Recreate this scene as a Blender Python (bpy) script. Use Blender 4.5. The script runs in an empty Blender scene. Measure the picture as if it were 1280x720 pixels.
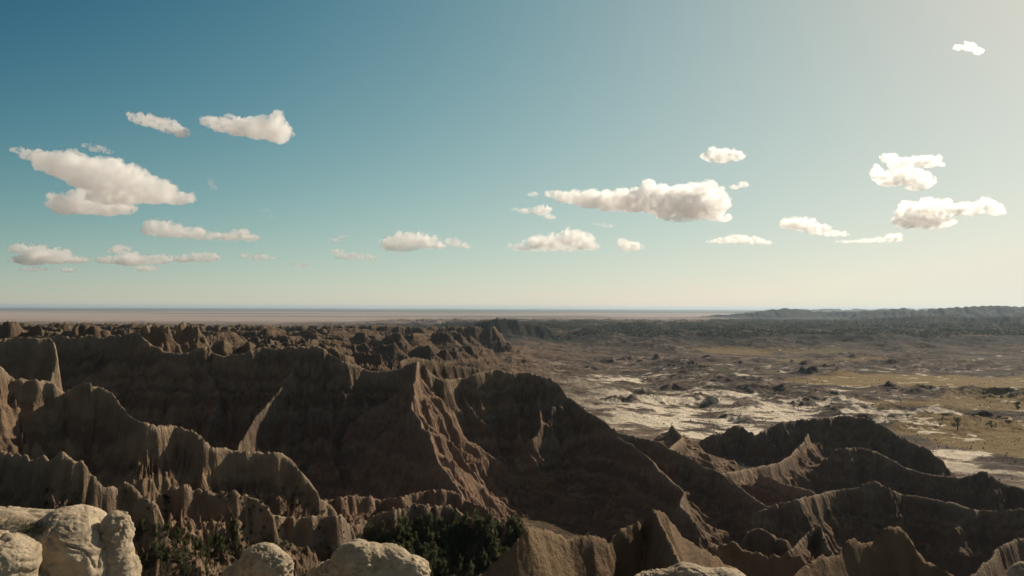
import bpy, math, random
import numpy as np, time
T0 = time.time()
from mathutils import Vector, Matrix, Euler
R = math.radians
random.seed(7)
rng = np.random.default_rng(11)
scene = bpy.context.scene
COL = scene.collection
QUAL = 1.0            # terrain tessellation

# ------------------------------------------------------------------ camera
F = 1004.0            # focal length in photograph pixels (1280 wide)
PITCH, ROLL = 1.40, 0.20
cam_d = bpy.data.cameras.new('camera')
cam_d.sensor_width = 36.0
cam_d.lens = 36.0 * F / 1280.0
cam_d.clip_start = 0.2
cam_d.clip_end = 300000
cam = bpy.data.objects.new('camera', cam_d)
COL.objects.link(cam)
scene.camera = cam
CM = Euler((R(90 + PITCH), 0, 0)).to_matrix() @ Matrix.Rotation(R(ROLL), 3, 'Z')
cam.matrix_world = CM.to_4x4()
CMn = np.array(CM)

# ------------------------------------------------------------------ sky, sun, exposure
SUN_AZ, SUN_EL = 46.0, 30.0     # degrees to the right of the view, degrees up
world = bpy.data.worlds.new('World')
scene.world = world
world.use_nodes = True
wn, wl = world.node_tree.nodes, world.node_tree.links
wn.clear()
w_out = wn.new('ShaderNodeOutputWorld')
w_bg = wn.new('ShaderNodeBackground')
w_sky = wn.new('ShaderNodeTexSky')
w_sky.sky_type = 'NISHITA'
w_sky.sun_disc = False
w_sky.sun_elevation = R(SUN_EL)
w_sky.sun_rotation = R(SUN_AZ)
w_sky.altitude = 900
w_sky.air_density = 1.0
w_sky.dust_density = 1.0
w_sky.ozone_density = 1.3
# graded to the air of the day: colour as a smooth function of height above the horizon (z) and angle to the sun (g)
w_co = wn.new('ShaderNodeTexCoord')
w_se = wn.new('ShaderNodeSeparateColor')
wl.new(w_sky.outputs[0], w_se.inputs[0])
def wm(op, a, b=None, c=None):
    n = wn.new('ShaderNodeMath'); n.operation = op
    for i, v in enumerate((a, b, c)):
        if v is None: continue
        if isinstance(v, (int, float)): n.inputs[i].default_value = v
        else: wl.new(v, n.inputs[i])
    return n.outputs[0]
w_sx = wn.new('ShaderNodeSeparateXYZ'); wl.new(w_co.outputs['Generated'], w_sx.inputs[0])
w_dot = wn.new('ShaderNodeVectorMath'); w_dot.operation = 'DOT_PRODUCT'
wl.new(w_co.outputs['Generated'], w_dot.inputs[0])
w_dot.inputs[1].default_value = (math.sin(R(SUN_AZ)) * math.cos(R(SUN_EL)), math.cos(R(SUN_AZ)) * math.cos(R(SUN_EL)), math.sin(R(SUN_EL)))
w_hi = wm('MINIMUM', wm('MAXIMUM', wm('MULTIPLY', wm('SUBTRACT', w_sx.outputs[2], 0.42), 4.0), 0.0), 1.0)
zc = wm('MINIMUM', wm('MAXIMUM', w_sx.outputs[2], 0.004), 0.36)
gc = wm('MINIMUM', wm('MAXIMUM', w_dot.outputs['Value'], 0.15), 0.99)
SKYW = ([-1.342, -11.16, 0.704, 11.135, 0.014, -0.269], [-1.252, -5.906, 0.732, 5.624, -0.099, -0.432], [-1.501, -3.241, 0.692, 2.767, 0.027, -0.283])
ez = wm('EXPONENT', wm('MULTIPLY', zc, -20.0)); zg = wm('MULTIPLY', zc, gc); gg = wm('MULTIPLY', gc, gc)
w_cc = wn.new('ShaderNodeCombineColor')
for ch in range(3):
    w = SKYW[ch]
    e = wm('ADD', wm('MULTIPLY', zc, w[1]), w[0])
    for v, k in ((gc, w[2]), (zg, w[3]), (ez, w[4]), (gg, w[5])):
        e = wm('MULTIPLY_ADD', v, k, e)
    p = wm('POWER', w_se.outputs[ch], 0.3)
    o_ = wm('MULTIPLY', wm('EXPONENT', e), p)
    o_ = wm('MINIMUM', o_, (0.78, 0.75, 0.64)[ch])
    o_ = wm('ADD', wm('MULTIPLY', o_, wm('SUBTRACT', 1.0, w_hi)), wm('MULTIPLY', w_hi, (0.115, 0.110, 0.118)[ch]))
    wl.new(o_, w_cc.inputs[ch])
w_x10 = wn.new('ShaderNodeMix'); w_x10.data_type = 'RGBA'; w_x10.blend_type = 'MULTIPLY'; w_x10.inputs[0].default_value = 1
w_x10.inputs[7].default_value = (10.7, 10.7, 10.6, 1); w_x10.clamp_result = False
wl.new(w_cc.outputs[0], w_x10.inputs[6])
wl.new(w_x10.outputs[2], w_bg.inputs[0])
w_bg.inputs[1].default_value = 0.10
wl.new(w_bg.outputs[0], w_out.inputs[0])

sun_d = bpy.data.lights.new('sun', 'SUN')
sun_d.energy = 5.0
sun_d.angle = R(0.55)
sun_d.color = (1.0, 0.86, 0.68)
sun = bpy.data.objects.new('sun', sun_d)
COL.objects.link(sun)
SD = Vector((math.sin(R(SUN_AZ)) * math.cos(R(SUN_EL)), math.cos(R(SUN_AZ)) * math.cos(R(SUN_EL)), math.sin(R(SUN_EL))))
sun.rotation_euler = SD.to_track_quat('Z', 'Y').to_euler()

scene.view_settings.view_transform = 'Standard'
scene.view_settings.look = 'None'
scene.view_settings.exposure = 0.0
scene.view_settings.gamma = 1.0
scene.view_settings.use_curve_mapping = False
scene.render.engine = 'CYCLES'
cy = scene.cycles
cy.use_denoising = True
cy.max_bounces = 32
cy.diffuse_bounces = 3
cy.volume_bounces = 30
cy.use_adaptive_sampling = True
cy.adaptive_threshold = 0.02

# ------------------------------------------------------------------ helpers
def ray(px, py):
    """world direction of a photograph pixel, scaled to y = 1 (one metre forward)"""
    v = CMn @ np.array([(px - 640) / F, -(py - 360) / F, -1.0])
    return v / v[1]

def P(px, py, d):
    """world point seen at a photograph pixel, d metres forward"""
    return ray(px, py) * d

def tag(o, label=None, cat=None, group=None, kind=None):
    if label: o['label'] = label
    if cat: o['category'] = cat
    if group: o['group'] = group
    if kind: o['kind'] = kind
    return o

_perm = np.random.default_rng(5).permutation(256).astype(np.int32)
_perm = np.concatenate([_perm, _perm, _perm])
_ga = np.linspace(0, 2 * np.pi, 16, endpoint=False)
_g2 = np.stack([np.cos(_ga), np.sin(_ga)], 1).astype(np.float32)
_g3 = np.array([[1,1,0],[-1,1,0],[1,-1,0],[-1,-1,0],[1,0,1],[-1,0,1],[1,0,-1],[-1,0,-1],
                [0,1,1],[0,-1,1],[0,1,-1],[0,-1,-1],[1,1,0],[0,-1,1],[-1,1,0],[0,-1,-1]], np.float32)

_GX = np.ascontiguousarray(_g2[_perm & 15, 0]); _GY = np.ascontiguousarray(_g2[_perm & 15, 1])
def n2(x, y):
    x = np.asarray(x); y = np.asarray(y)
    xf = np.floor(x); yf = np.floor(y)
    fx = (x - xf).astype(np.float32); fy = (y - yf).astype(np.float32)
    xi = xf.astype(np.int32); xi &= 255; yi = yf.astype(np.int32); yi &= 255
    u = fx * fx * fx * (fx * (fx * 6 - 15) + 10); v = fy * fy * fy * (fy * (fy * 6 - 15) + 10)
    a = _perm.take(xi); a += yi
    xi += 1; b = _perm.take(xi); b += yi
    n00 = _GX.take(a) * fx + _GY.take(a) * fy
    n10 = _GX.take(b) * (fx - 1) + _GY.take(b) * fy
    a += 1; b += 1; fy -= 1
    n01 = _GX.take(a) * fx + _GY.take(a) * fy
    n11 = _GX.take(b) * (fx - 1) + _GY.take(b) * fy
    n10 -= n00; n10 *= u; n10 += n00; n11 -= n01; n11 *= u; n11 += n01
    n11 -= n10; n11 *= v; n11 += n10; n11 *= 1.5
    return n11

def n3(p):
    pf = np.floor(p); f = (p - pf).astype(np.float32); i = pf.astype(np.int64) & 255
    w = f * f * f * (f * (f * 6 - 15) + 10)
    out = 0
    X, Y, Z = i[:, 0], i[:, 1], i[:, 2]
    for dx in (0, 1):
        wx = w[:, 0] if dx else 1 - w[:, 0]
        A = _perm[X + dx]
        for dy in (0, 1):
            wy = w[:, 1] if dy else 1 - w[:, 1]
            B = _perm[A + Y + dy]
            for dz in (0, 1):
                wz = w[:, 2] if dz else 1 - w[:, 2]
                q = _g3[_perm[B + Z + dz] & 15]
                out = out + wx * wy * wz * (q[:, 0] * (f[:, 0] - dx) + q[:, 1] * (f[:, 1] - dy) + q[:, 2] * (f[:, 2] - dz))
    return out

def fbm(x, y, oct=4, gain=0.5, lac=2.03, ridged=False):
    s = 0; a = 1; tot = 0
    for k in range(oct):
        n = n2(x + 17.3 * k, y - 9.1 * k)
        if ridged: n = 1 - 2 * np.abs(n)
        s = s + a * n; tot += a
        a *= gain; x = x * lac; y = y * lac
    return s / tot

def fbm3(p, oct=4, gain=0.5, ridged=False):
    s = 0; a = 1; tot = 0
    for k in range(oct):
        n = n3(p + 13.7 * k)
        if ridged: n = 1 - 2 * np.abs(n)
        s = s + a * n; tot += a; a *= gain; p = p * 2.03
    return s / tot

def sstep(a, b, x):
    t = np.clip((x - a) / (b - a), 0, 1)  # also runs downwards when a > b
    return t * t * (3 - 2 * t)

def mesh_np(name, V, Q, smooth=True):
    me = bpy.data.meshes.new(name)
    me.vertices.add(len(V)); me.vertices.foreach_set('co', np.ascontiguousarray(V, np.float32).ravel())
    k = Q.shape[1]
    me.loops.add(Q.size); me.loops.foreach_set('vertex_index', np.ascontiguousarray(Q, np.int32).ravel())
    me.polygons.add(len(Q)); me.polygons.foreach_set('loop_start', np.arange(0, Q.size, k, dtype=np.int32))
    if smooth: me.polygons.foreach_set('use_smooth', np.ones(len(Q), bool))
    me.update(calc_edges=True)
    return me

def link(name, me, mat=None, parent=None):
    o = bpy.data.objects.new(name, me)
    COL.objects.link(o)
    if mat is not None: me.materials.append(mat)
    if parent: o.parent = parent
    return o

# ------------------------------------------------------------------ materials
def new_mat(name):
    m = bpy.data.materials.new(name); m.use_nodes = True
    return m, m.node_tree.nodes, m.node_tree.links, m.node_tree.nodes['Principled BSDF']

def noise_node(nt, scale, detail=6, rough=0.6, vec=None, links=None):
    n = nt.new('ShaderNodeTexNoise')
    n.inputs['Scale'].default_value = scale
    n.inputs['Detail'].default_value = detail
    n.inputs['Roughness'].default_value = rough
    if vec is not None: links.new(vec, n.inputs['Vector'])
    return n

def terrain_mat():
    m, nt, ln, bs = new_mat('badlands_earth')
    at = nt.new('ShaderNodeAttribute'); at.attribute_name = 'earth'
    rg = nt.new('ShaderNodeAttribute'); rg.attribute_name = 'mud'
    tc = nt.new('ShaderNodeTexCoord')
    n1 = noise_node(nt, 0.35, 8, 0.65, tc.outputs['Object'], ln)
    nn = noise_node(nt, 3.0, 6, 0.7, tc.outputs['Object'], ln)
    mr = nt.new('ShaderNodeMapRange')
    mr.inputs['From Min'].default_value = 0.3; mr.inputs['From Max'].default_value = 0.7
    mr.inputs['To Min'].default_value = 0.78; mr.inputs['To Max'].default_value = 1.22
    ln.new(n1.outputs[0], mr.inputs[0])
    mx = nt.new('ShaderNodeMix'); mx.data_type = 'RGBA'; mx.blend_type = 'MULTIPLY'; mx.inputs[0].default_value = 1
    ln.new(at.outputs['Color'], mx.inputs[6]); ln.new(mr.outputs[0], mx.inputs[7])
    ln.new(mx.outputs[2], bs.inputs['Base Color'])
    bs.inputs['Roughness'].default_value = 0.95
    bs.inputs['Specular IOR Level'].default_value = 0.08
    mp = nt.new('ShaderNodeMapping'); mp.inputs['Scale'].default_value = (1, 1, 0.16)
    ln.new(tc.outputs['Object'], mp.inputs['Vector'])
    rl = noise_node(nt, 0.75, 5, 0.62, mp.outputs[0], ln)
    b0 = nt.new('ShaderNodeBump'); b0.inputs['Distance'].default_value = 2.0
    rs = nt.new('ShaderNodeMapRange'); rs.inputs['To Min'].default_value = 0.65; rs.inputs['To Max'].default_value = 0.10
    ln.new(rg.outputs['Fac'], rs.inputs[0]); ln.new(rs.outputs[0], b0.inputs['Strength'])
    ln.new(rl.outputs[0], b0.inputs['Height'])
    b1 = nt.new('ShaderNodeBump'); ln.new(b0.outputs[0], b1.inputs['Normal']); b1.inputs['Distance'].default_value = 1.1; b1.inputs['Strength'].default_value = 0.8
    b2 = nt.new('ShaderNodeBump'); b2.inputs['Distance'].default_value = 0.16; b2.inputs['Strength'].default_value = 0.5
    ln.new(n1.outputs[0], b1.inputs['Height']); ln.new(nn.outputs[0], b2.inputs['Height'])
    ln.new(b1.outputs[0], b2.inputs['Normal']); ln.new(b2.outputs[0], bs.inputs['Normal'])
    return m

def rock_mat(name, c1, c2, scale=1.0):
    m, nt, ln, bs = new_mat(name)
    tc = nt.new('ShaderNodeTexCoord')
    n1 = noise_node(nt, 1.3 * scale, 8, 0.62, tc.outputs['Object'], ln)
    nn = noise_node(nt, 9.0 * scale, 8, 0.72, tc.outputs['Object'], ln)
    vo = nt.new('ShaderNodeTexVoronoi'); vo.feature = 'F1'; vo.inputs['Scale'].default_value = 5.5 * scale
    ln.new(tc.outputs['Object'], vo.inputs['Vector'])
    cr = nt.new('ShaderNodeValToRGB')
    cr.color_ramp.elements[0].position = 0.32; cr.color_ramp.elements[0].color = (*c1, 1)
    cr.color_ramp.elements[1].position = 0.62; cr.color_ramp.elements[1].color = (*c2, 1)
    ln.new(n1.outputs[0], cr.inputs[0])
    mr = nt.new('ShaderNodeMapRange'); mr.inputs['From Min'].default_value = 0.3; mr.inputs['From Max'].default_value = 0.65
    mr.inputs['To Min'].default_value = 0.72; mr.inputs['To Max'].default_value = 1.12
    ln.new(nn.outputs[0], mr.inputs[0])
    mx = nt.new('ShaderNodeMix'); mx.data_type = 'RGBA'; mx.blend_type = 'MULTIPLY'; mx.inputs[0].default_value = 1
    ln.new(cr.outputs[0], mx.inputs[6]); ln.new(mr.outputs[0], mx.inputs[7])
    ln.new(mx.outputs[2], bs.inputs['Base Color'])
    bs.inputs['Roughness'].default_value = 0.93; bs.inputs['Specular IOR Level'].default_value = 0.12
    b0 = nt.new('ShaderNodeBump'); b0.inputs['Distance'].default_value = 0.10 / scale; b0.inputs['Strength'].default_value = 0.25
    b1 = nt.new('ShaderNodeBump'); b1.inputs['Distance'].default_value = 0.05 / scale; b1.inputs['Strength'].default_value = 0.8
    ln.new(vo.outputs['Distance'], b0.inputs['Height']); ln.new(nn.outputs[0], b1.inputs['Height'])
    ln.new(b0.outputs[0], b1.inputs['Normal']); ln.new(b1.outputs[0], bs.inputs['Normal'])
    return m

def leaf_mat(name, c1, c2, thin=True):
    m, nt, ln, bs = new_mat(name)
    oi = nt.new('ShaderNodeTexCoord')
    n = noise_node(nt, 2.5, 3, 0.6, oi.outputs['Object'], ln)
    cr = nt.new('ShaderNodeValToRGB')
    cr.color_ramp.elements[0].position = 0.35; cr.color_ramp.elements[0].color = (*c1, 1)
    cr.color_ramp.elements[1].position = 0.7; cr.color_ramp.elements[1].color = (*c2, 1)
    ln.new(n.outputs[0], cr.inputs[0]); ln.new(cr.outputs[0], bs.inputs['Base Color'])
    bs.inputs['Roughness'].default_value = 0.8; bs.inputs['Specular IOR Level'].default_value = 0.15
    if thin:
        tr = nt.new('ShaderNodeBsdfTranslucent'); ms = nt.new('ShaderNodeMixShader'); ms.inputs[0].default_value = 0.60
        ln.new(cr.outputs[0], tr.inputs[0]); ln.new(bs.outputs[0], ms.inputs[1]); ln.new(tr.outputs[0], ms.inputs[2])
        ln.new(ms.outputs[0], nt['Material Output'].inputs[0])
    return m

M_EARTH = terrain_mat()
M_PALE = rock_mat('pale_sandstone', (0.30, 0.235, 0.155), (0.52, 0.43, 0.31))
M_TAN = rock_mat('tan_mudstone', (0.20, 0.135, 0.08), (0.31, 0.225, 0.14))
M_LEAF = leaf_mat('juniper_needles', (0.070, 0.082, 0.040), (0.145, 0.158, 0.080))
M_BARK = leaf_mat('juniper_bark', (0.07, 0.05, 0.035), (0.13, 0.10, 0.075))

# ------------------------------------------------------------------ the ridges, traced as crest lines with a distance each
RIDGES = []
def ridge(pts, D=30, L=24, s2=0.35, reach=170, fl=1.0, lam=1.0, jag=0.5, tone=0, rg=1.0, wig=None, sp=True):
    q = np.array(pts, float)
    for _ in range(4):
        q[1:-1, 2] = 0.25 * q[:-2, 2] + 0.5 * q[1:-1, 2] + 0.25 * q[2:, 2]
    if tone != 6 and len(q) > 2:
        # crests wander in plan: they bulge towards and away from the viewer between buttresses and gully heads
        sg = np.hypot(np.diff(q[:, 0]), np.diff(q[:, 1])); cu = np.concatenate([[0], np.cumsum(sg)])
        dm = q[:, 2].mean(); toward = abs(q[-1, 2] - q[0, 2]) > abs(q[-1, 0] - q[0, 0]) * dm / F * 1.2
        tt = np.linspace(0, cu[-1], int(cu[-1] / max(3.0, 2.3 * lam * F / dm)) + 3)
        tt = np.unique(np.concatenate([tt, cu[::2] if len(cu) > 12 else cu])); q = np.stack([np.interp(tt, cu, q[:, k]) for k in range(3)], 1)
        sd_ = len(RIDGES) * 7.7 + 0.5; u_ = tt * dm / F / lam
        wv = 1.0 * n2(u_ / 17.0 + sd_, 0 * u_ + .5) + 0.5 * n2(u_ / 6.5 + sd_, 0 * u_ + 3.5) + 0.16 * n2(u_ / 2.6, 0 * u_ + sd_)
        A = (13.0 * lam if wig is None else wig)
        env = np.minimum(1, np.minimum(tt, cu[-1] - tt) / 12.0 + 0.2)
        if not toward: q[:, 2] += A * wv * env
        else: q[:, 0] += 0.30 * A * wv * F / q[:, 2] * env
    W = np.array([P(*p) for p in q])
    RIDGES.append(dict(W=W, D=D, L=L, s2=s2, reach=reach, fl=fl, lam=lam, jag=jag, tone=tone, rg=rg, sp=sp, seed=len(RIDGES) * 37.7))

# -- near tan pinnacles under the overlook
ridge([(596,724,33),(612,712,33),(640,690,34),(661,657,35),(672,668,36),(690,668,37),(705,677,38),(735,672,39),(752,677,40),(757,685,40),(768,672,41),(783,660,42),(796,656,42),(802,662,42),(808,650,43),(818,643,43),(829,644,43),(840,660,44),(850,672,46),(868,684,48),(890,696,50),(915,712,55),(960,740,60)], D=9, L=3.6, s2=0.75, reach=40, fl=0.16, lam=0.28, jag=0.06, tone=1, wig=0.9, sp=False)
ridge([(818,643,43),(830,660,41),(843,690,38),(850,712,35)], D=7, L=3.4, s2=0.8, reach=30, fl=0.12, lam=0.28, jag=0.05, tone=1, wig=0.9, sp=False)
ridge([(980,740,44),(1000,715,46),(1020,702,47),(1035,695,48),(1049,700,48),(1052,692,49),(1060,680,49),(1068,674,49),(1078,682,50),(1092,680,50),(1103,666,51),(1112,660,51),(1122,661,51),(1133,670,51),(1143,686,51),(1155,702,51),(1170,712,51),(1190,718,50),(1225,740,50)], D=10, L=4.2, s2=0.75, reach=45, fl=0.14, lam=0.3, jag=0.05, tone=1, wig=0.9, sp=False)
# -- broken ground under the pinnacles on the right
ridge([(890,680,95),(915,672,97),(935,678,98),(960,690,97),(985,682,96),(1010,700,94)], D=8, L=6, s2=0.6, reach=40, fl=0.5, lam=0.35, jag=0.5, tone=1, wig=0.9, sp=False)
ridge([(930,668,150),(945,656,152),(962,664,152),(985,676,150)], D=8, L=7, s2=0.5, reach=40, fl=0.5, lam=0.4, jag=0.4, tone=2)
ridge([(975,696,140),(990,684,144),(1005,668,150),(1018,652,155),(1024,650,156),(1029,662,152),(1036,680,140),(1050,696,130)], D=12, L=7, s2=0.6, reach=60, fl=0.35, lam=0.4, jag=0.2, tone=2)
# -- left: low rocky step in front of the fluted hill
ridge([(-90,560,118),(-40,556,118),(0,561,117),(12,565,116),(27,560,116),(40,572,114),(53,566,114),(66,568,113),(78,563,113),(98,567,112),(106,572,112),(118,590,112),(130,602,113),(145,603,114),(156,596,116),(165,600,117),(178,613,118),(188,621,119),(204,640,118)], D=4, L=4.5, s2=0.65, reach=70, fl=0.55, lam=0.3, jag=0.45, tone=0, rg=2.6, wig=1.6, sp=False)
ridge([(200,612,135),(212,602,136),(230,598,137),(246,604,137),(262,607,138),(280,606,140),(300,611,142),(322,620,144),(340,640,143)], D=4, L=4.5, s2=0.65, reach=70, fl=0.55, lam=0.3, jag=0.5, tone=0, rg=2.6, wig=1.6, sp=False)
# -- left: the big fluted hill
ridge([(-120,420,175),(-60,440,178),(0,452,180),(8,462,181),(20,468,182),(45,468,184),(62,470,185),(72,480,186),(82,487,187),(92,480,188),(100,474,188),(112,472,188),(120,480,187),(128,481,187),(138,486,186),(148,498,184),(158,510,182),(168,518,181),(180,524,180),(192,526,181),(205,528,182),(215,527,183),(230,529,184),(243,534,184),(255,545,185),(268,552,186),(280,556,187),(292,560,188),(310,561,190),(330,561,192),(348,562,193),(360,568,193),(372,578,193),(382,590,192),(392,603,192),(400,616,193),(420,634,196)], D=14, L=17, s2=0.62, reach=90, fl=1.05, lam=0.42, jag=0.25, tone=0, wig=2.2, rg=0.8, sp=False)
# -- left: flat-topped block with the sunlit end
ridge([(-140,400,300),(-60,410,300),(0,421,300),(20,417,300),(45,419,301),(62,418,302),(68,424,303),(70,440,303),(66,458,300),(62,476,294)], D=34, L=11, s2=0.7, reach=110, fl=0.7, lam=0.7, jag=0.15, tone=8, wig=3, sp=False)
ridge([(-40,452,262),(0,456,262),(5,462,262),(12,468,262),(24,478,260)], D=22, L=12, s2=0.6, reach=80, fl=0.7, lam=0.6, jag=0.3, tone=3)
# -- the long dark wall
ridge([(-60,424,455),(30,420,450),(75,418,445),(110,418,440),(150,417,436),(166,414,434),(174,414,432),(180,420,430),(190,430,428),(205,437,427),(225,440,425),(238,438,424),(246,434,424),(258,431,423),(266,437,422),(278,443,421),(300,440,420),(320,434,420),(345,433,420),(370,432,419),(382,430,417),(398,430,416),(410,440,416),(430,449,416),(455,459,416),(470,464,415),(490,461,413),(505,455,410),(515,451,407),(521,449,405),(530,456,404),(540,466,405),(552,473,408),(566,475,413),(580,470,418),(598,465,422),(618,461,427),(650,463,431),(664,461,433),(668,466,434),(684,470,435),(698,474,434),(704,484,431),(712,494,428),(724,504,424),(738,513,420),(750,522,416),(762,532,412),(776,538,407),(800,545,400),(822,552,393),(845,562,384),(868,573,374),(892,586,362),(915,600,350),(935,616,338),(960,632,325)], D=75, L=58, s2=0.12, reach=135, fl=1.25, lam=1.3, jag=0.35, tone=4, wig=7)
# spurs running from the wall towards the viewer
ridge([(366,458,410),(362,466,405),(352,478,400),(343,494,392),(330,506,387),(316,520,382),(304,545,371),(290,575,357),(284,600,344)], D=12, L=8, s2=0.9, reach=40, fl=0.9, lam=0.6, jag=0.4, tone=4, wig=5, sp=False)
ridge([(521,449,405),(520,470,392),(521,495,374),(526,520,355),(530,533,346),(546,542,334),(552,560,320),(560,580,306),(570,602,292),(578,620,282)], D=20, L=16, s2=0.5, reach=95, fl=1.0, lam=0.9, jag=0.3, tone=5)
ridge([(738,513,420),(770,545,392),(800,560,378),(822,575,362),(836,592,345),(850,615,322),(862,640,300)], D=10, L=14, s2=0.42, reach=60, fl=0.6, lam=0.9, jag=0.2, tone=4)
# -- light crests in the basin, in front of the wall
ridge([(380,626,226),(404,620,228),(424,617,230),(440,613,232),(448,616,232),(462,615,233),(472,622,234),(500,618,238),(520,613,242),(540,608,246),(556,608,248),(568,612,248),(582,622,246),(596,628,243),(606,632,240),(616,640,237),(628,650,233),(650,655,228),(680,662,222),(705,670,218),(735,676,212)], D=14, L=9, s2=0.42, reach=70, fl=0.7, lam=0.35, jag=0.35, tone=5, rg=2.2, wig=4, sp=False)
ridge([(436,657,200),(448,650,203),(466,641,206),(484,636,209),(502,632,211),(516,628,213),(540,628,216),(562,628,219),(575,635,218),(588,645,215),(604,652,212),(616,658,210)], D=11, L=8, s2=0.45, reach=50, fl=0.7, lam=0.35, jag=0.4, tone=0, rg=2.2, wig=4, sp=False)
ridge([(300,628,176),(322,632,178),(345,640,178),(372,644,180),(400,640,184),(425,640,190),(440,654,190)], D=10, L=8, s2=0.5, reach=50, fl=0.7, lam=0.35, jag=0.5, tone=0, rg=2.2, wig=4, sp=False)
# -- right: dark ridges over the valley
ridge([(830,566,520),(862,556,525),(880,548,530),(890,540,530),(905,538,530),(918,530,530),(926,529,530),(934,537,528),(945,541,526),(958,536,528),(972,527,532),(988,524,536),(1010,523,538),(1030,521,540),(1052,519,540),(1075,521,538),(1092,524,534),(1104,531,528),(1120,541,520),(1140,550,512),(1160,561,504),(1178,573,496)], D=36, L=30, s2=0.2, reach=90, fl=1.1, lam=0.6, jag=0.6, tone=4, wig=6.5, rg=1.8)
ridge([(1040,560,470),(1075,558,472),(1095,563,470),(1110,571,466),(1130,582,458),(1150,589,450),(1172,594,444),(1200,596,440),(1214,592,440),(1226,588,440),(1236,590,438),(1250,600,434),(1268,607,430),(1290,614,424),(1340,622,414),(1400,640,400)], D=40, L=34, s2=0.15, reach=80, fl=0.8, lam=0.6, jag=0.3, tone=4, wig=6.5, rg=1.5)
ridge([(940,640,318),(970,628,322),(1000,620,328),(1020,616,334),(1040,611,338),(1062,608,342),(1080,603,346),(1094,600,348),(1104,603,348),(1116,611,346),(1128,616,343),(1150,620,340),(1175,625,338),(1200,630,336),(1222,635,334),(1245,635,332),(1270,634,330),(1310,636,326),(1400,640,318)], D=48, L=40, s2=0.15, reach=90, fl=0.8, lam=0.9, jag=0.3, tone=4, wig=6.5)
ridge([(900,590,400),(925,585,420),(950,582,440),(975,578,455),(990,570,470),(1000,556,490),(1010,540,515)], D=14, L=18, s2=0.35, reach=80, fl=1.0, lam=0.7, jag=0.4, tone=0)
ridge([(950,590,398),(975,600,384),(1000,608,372),(1018,614,360)], D=12, L=14, s2=0.35, reach=60, fl=0.9, lam=0.6, jag=0.4, tone=0)
ridge([(1310,660,250),(1270,672,240),(1240,690,225),(1215,712,205),(1190,740,190)], D=14, L=12, s2=0.5, reach=70, fl=0.5, lam=0.6, jag=0.3, tone=4)
ridge([(835,562,430),(850,545,500),(840,530,560)], D=6, L=10, s2=0.3, reach=50, fl=0.8, lam=0.6, jag=0.4, tone=0)
# -- left: badlands behind the wall, crest after crest
def jagged(x0, x1, y0, y1, d0, d1, step, amp, **k):
    pts = []; x = x0
    while x <= x1:
        t = (x - x0) / (x1 - x0)
        pts.append((x, y0 + (y1 - y0) * t + random.uniform(-amp, amp) ** 1, d0 + (d1 - d0) * t + random.uniform(-10, 10)))
        x += random.uniform(0.6, 1.5) * step
    ridge(pts, **k)
ridge([(172,416,470),(180,405,475),(195,405,480),(210,405,485),(215,423,486),(219,404,488),(228,402,490),(240,406,492),(247,406,492),(252,418,494),(262,430,494)], D=30, L=18, s2=0.5, reach=90, fl=0.9, lam=0.7, jag=0.9, tone=4)
ridge([(-60,408,560),(0,408,560),(5,400,560),(10,399,560),(22,402,562),(28,410,562),(40,412,562),(48,404,565),(56,412,566),(90,412,570),(100,404,572),(108,404,574),(122,408,578),(140,412,580),(165,409,584)], D=34, L=20, s2=0.45, reach=110, fl=1.0, lam=0.8, jag=0.8, tone=3)
ridge([(262,434,480),(272,424,484),(280,423,486),(292,432,488),(310,428,492),(330,428,496),(352,430,500),(372,432,505),(392,432,508)], D=20, L=16, s2=0.5, reach=80, fl=1.1, lam=0.7, jag=0.7, tone=3)
ridge([(300,432,520),(322,420,524),(345,425,530),(372,428,540),(392,422,550),(420,436,556),(440,446,560)], D=18, L=16, s2=0.5, reach=80, fl=1.1, lam=0.7, jag=0.7, tone=3)
ridge([(500,450,520),(515,445,540),(540,448,560),(570,455,580),(600,460,590)], D=12, L=14, s2=0.4, reach=70, fl=1.2, lam=0.7, jag=0.7, tone=3)
jagged(-80, 340, 403, 408, 1000, 1100, 9, 2.0, D=30, L=22, s2=0.4, reach=100, fl=1.1, lam=0.8, jag=1.0, tone=3)
jagged(-60, 620, 402, 409, 1300, 1500, 9, 1.6, D=40, L=32, s2=0.3, reach=150, fl=1.2, lam=1.0, jag=1.0, tone=3)
crd = random.Random(9)
for _ in range(420):
    d = math.exp(crd.uniform(math.log(545), math.log(1700))); px = crd.uniform(-120, 480 if d < 900 else 590)
    if d < 640 and 150 < px < 270: continue
    lim = 403 + 6 * (px > 250)
    py = max(lim + crd.uniform(0, 5), 384 + F * (crd.uniform(18, 50) + 14 * sstep(250, 600, np.float64(px))) / d)
    n_ = crd.randint(3, 6); w_ = crd.uniform(5, 14) * 700 / d; dx = crd.choice((-1, 1)); dd = crd.uniform(-0.9, 0.9) * 16
    pts = []; y_ = py
    for k in range(n_):
        pts.append((px + dx * w_ * k * crd.uniform(.8, 1.2), max(lim, y_ + crd.uniform(-2, 2) + abs(k - n_ / 2) * 700 / d * 0.8), d + dd * k))
    lm = crd.uniform(0.16, 0.40)
    ridge(pts, D=26 * lm + 2, L=16 * lm + 2, s2=0.45, reach=30 + 60 * lm, fl=1.1, lam=lm, jag=2.2, tone=3, rg=1.5, wig=4)
ridge([(588,408,2300),(598,402,2300),(610,399.5,2310),(622,398.5,2315),(634,399.5,2320),(645,398.5,2330),(652,403,2340),(680,406,2350)], D=40, L=60, s2=0.2, reach=260, fl=1.0, lam=2.0, jag=0.4, tone=6)
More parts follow.
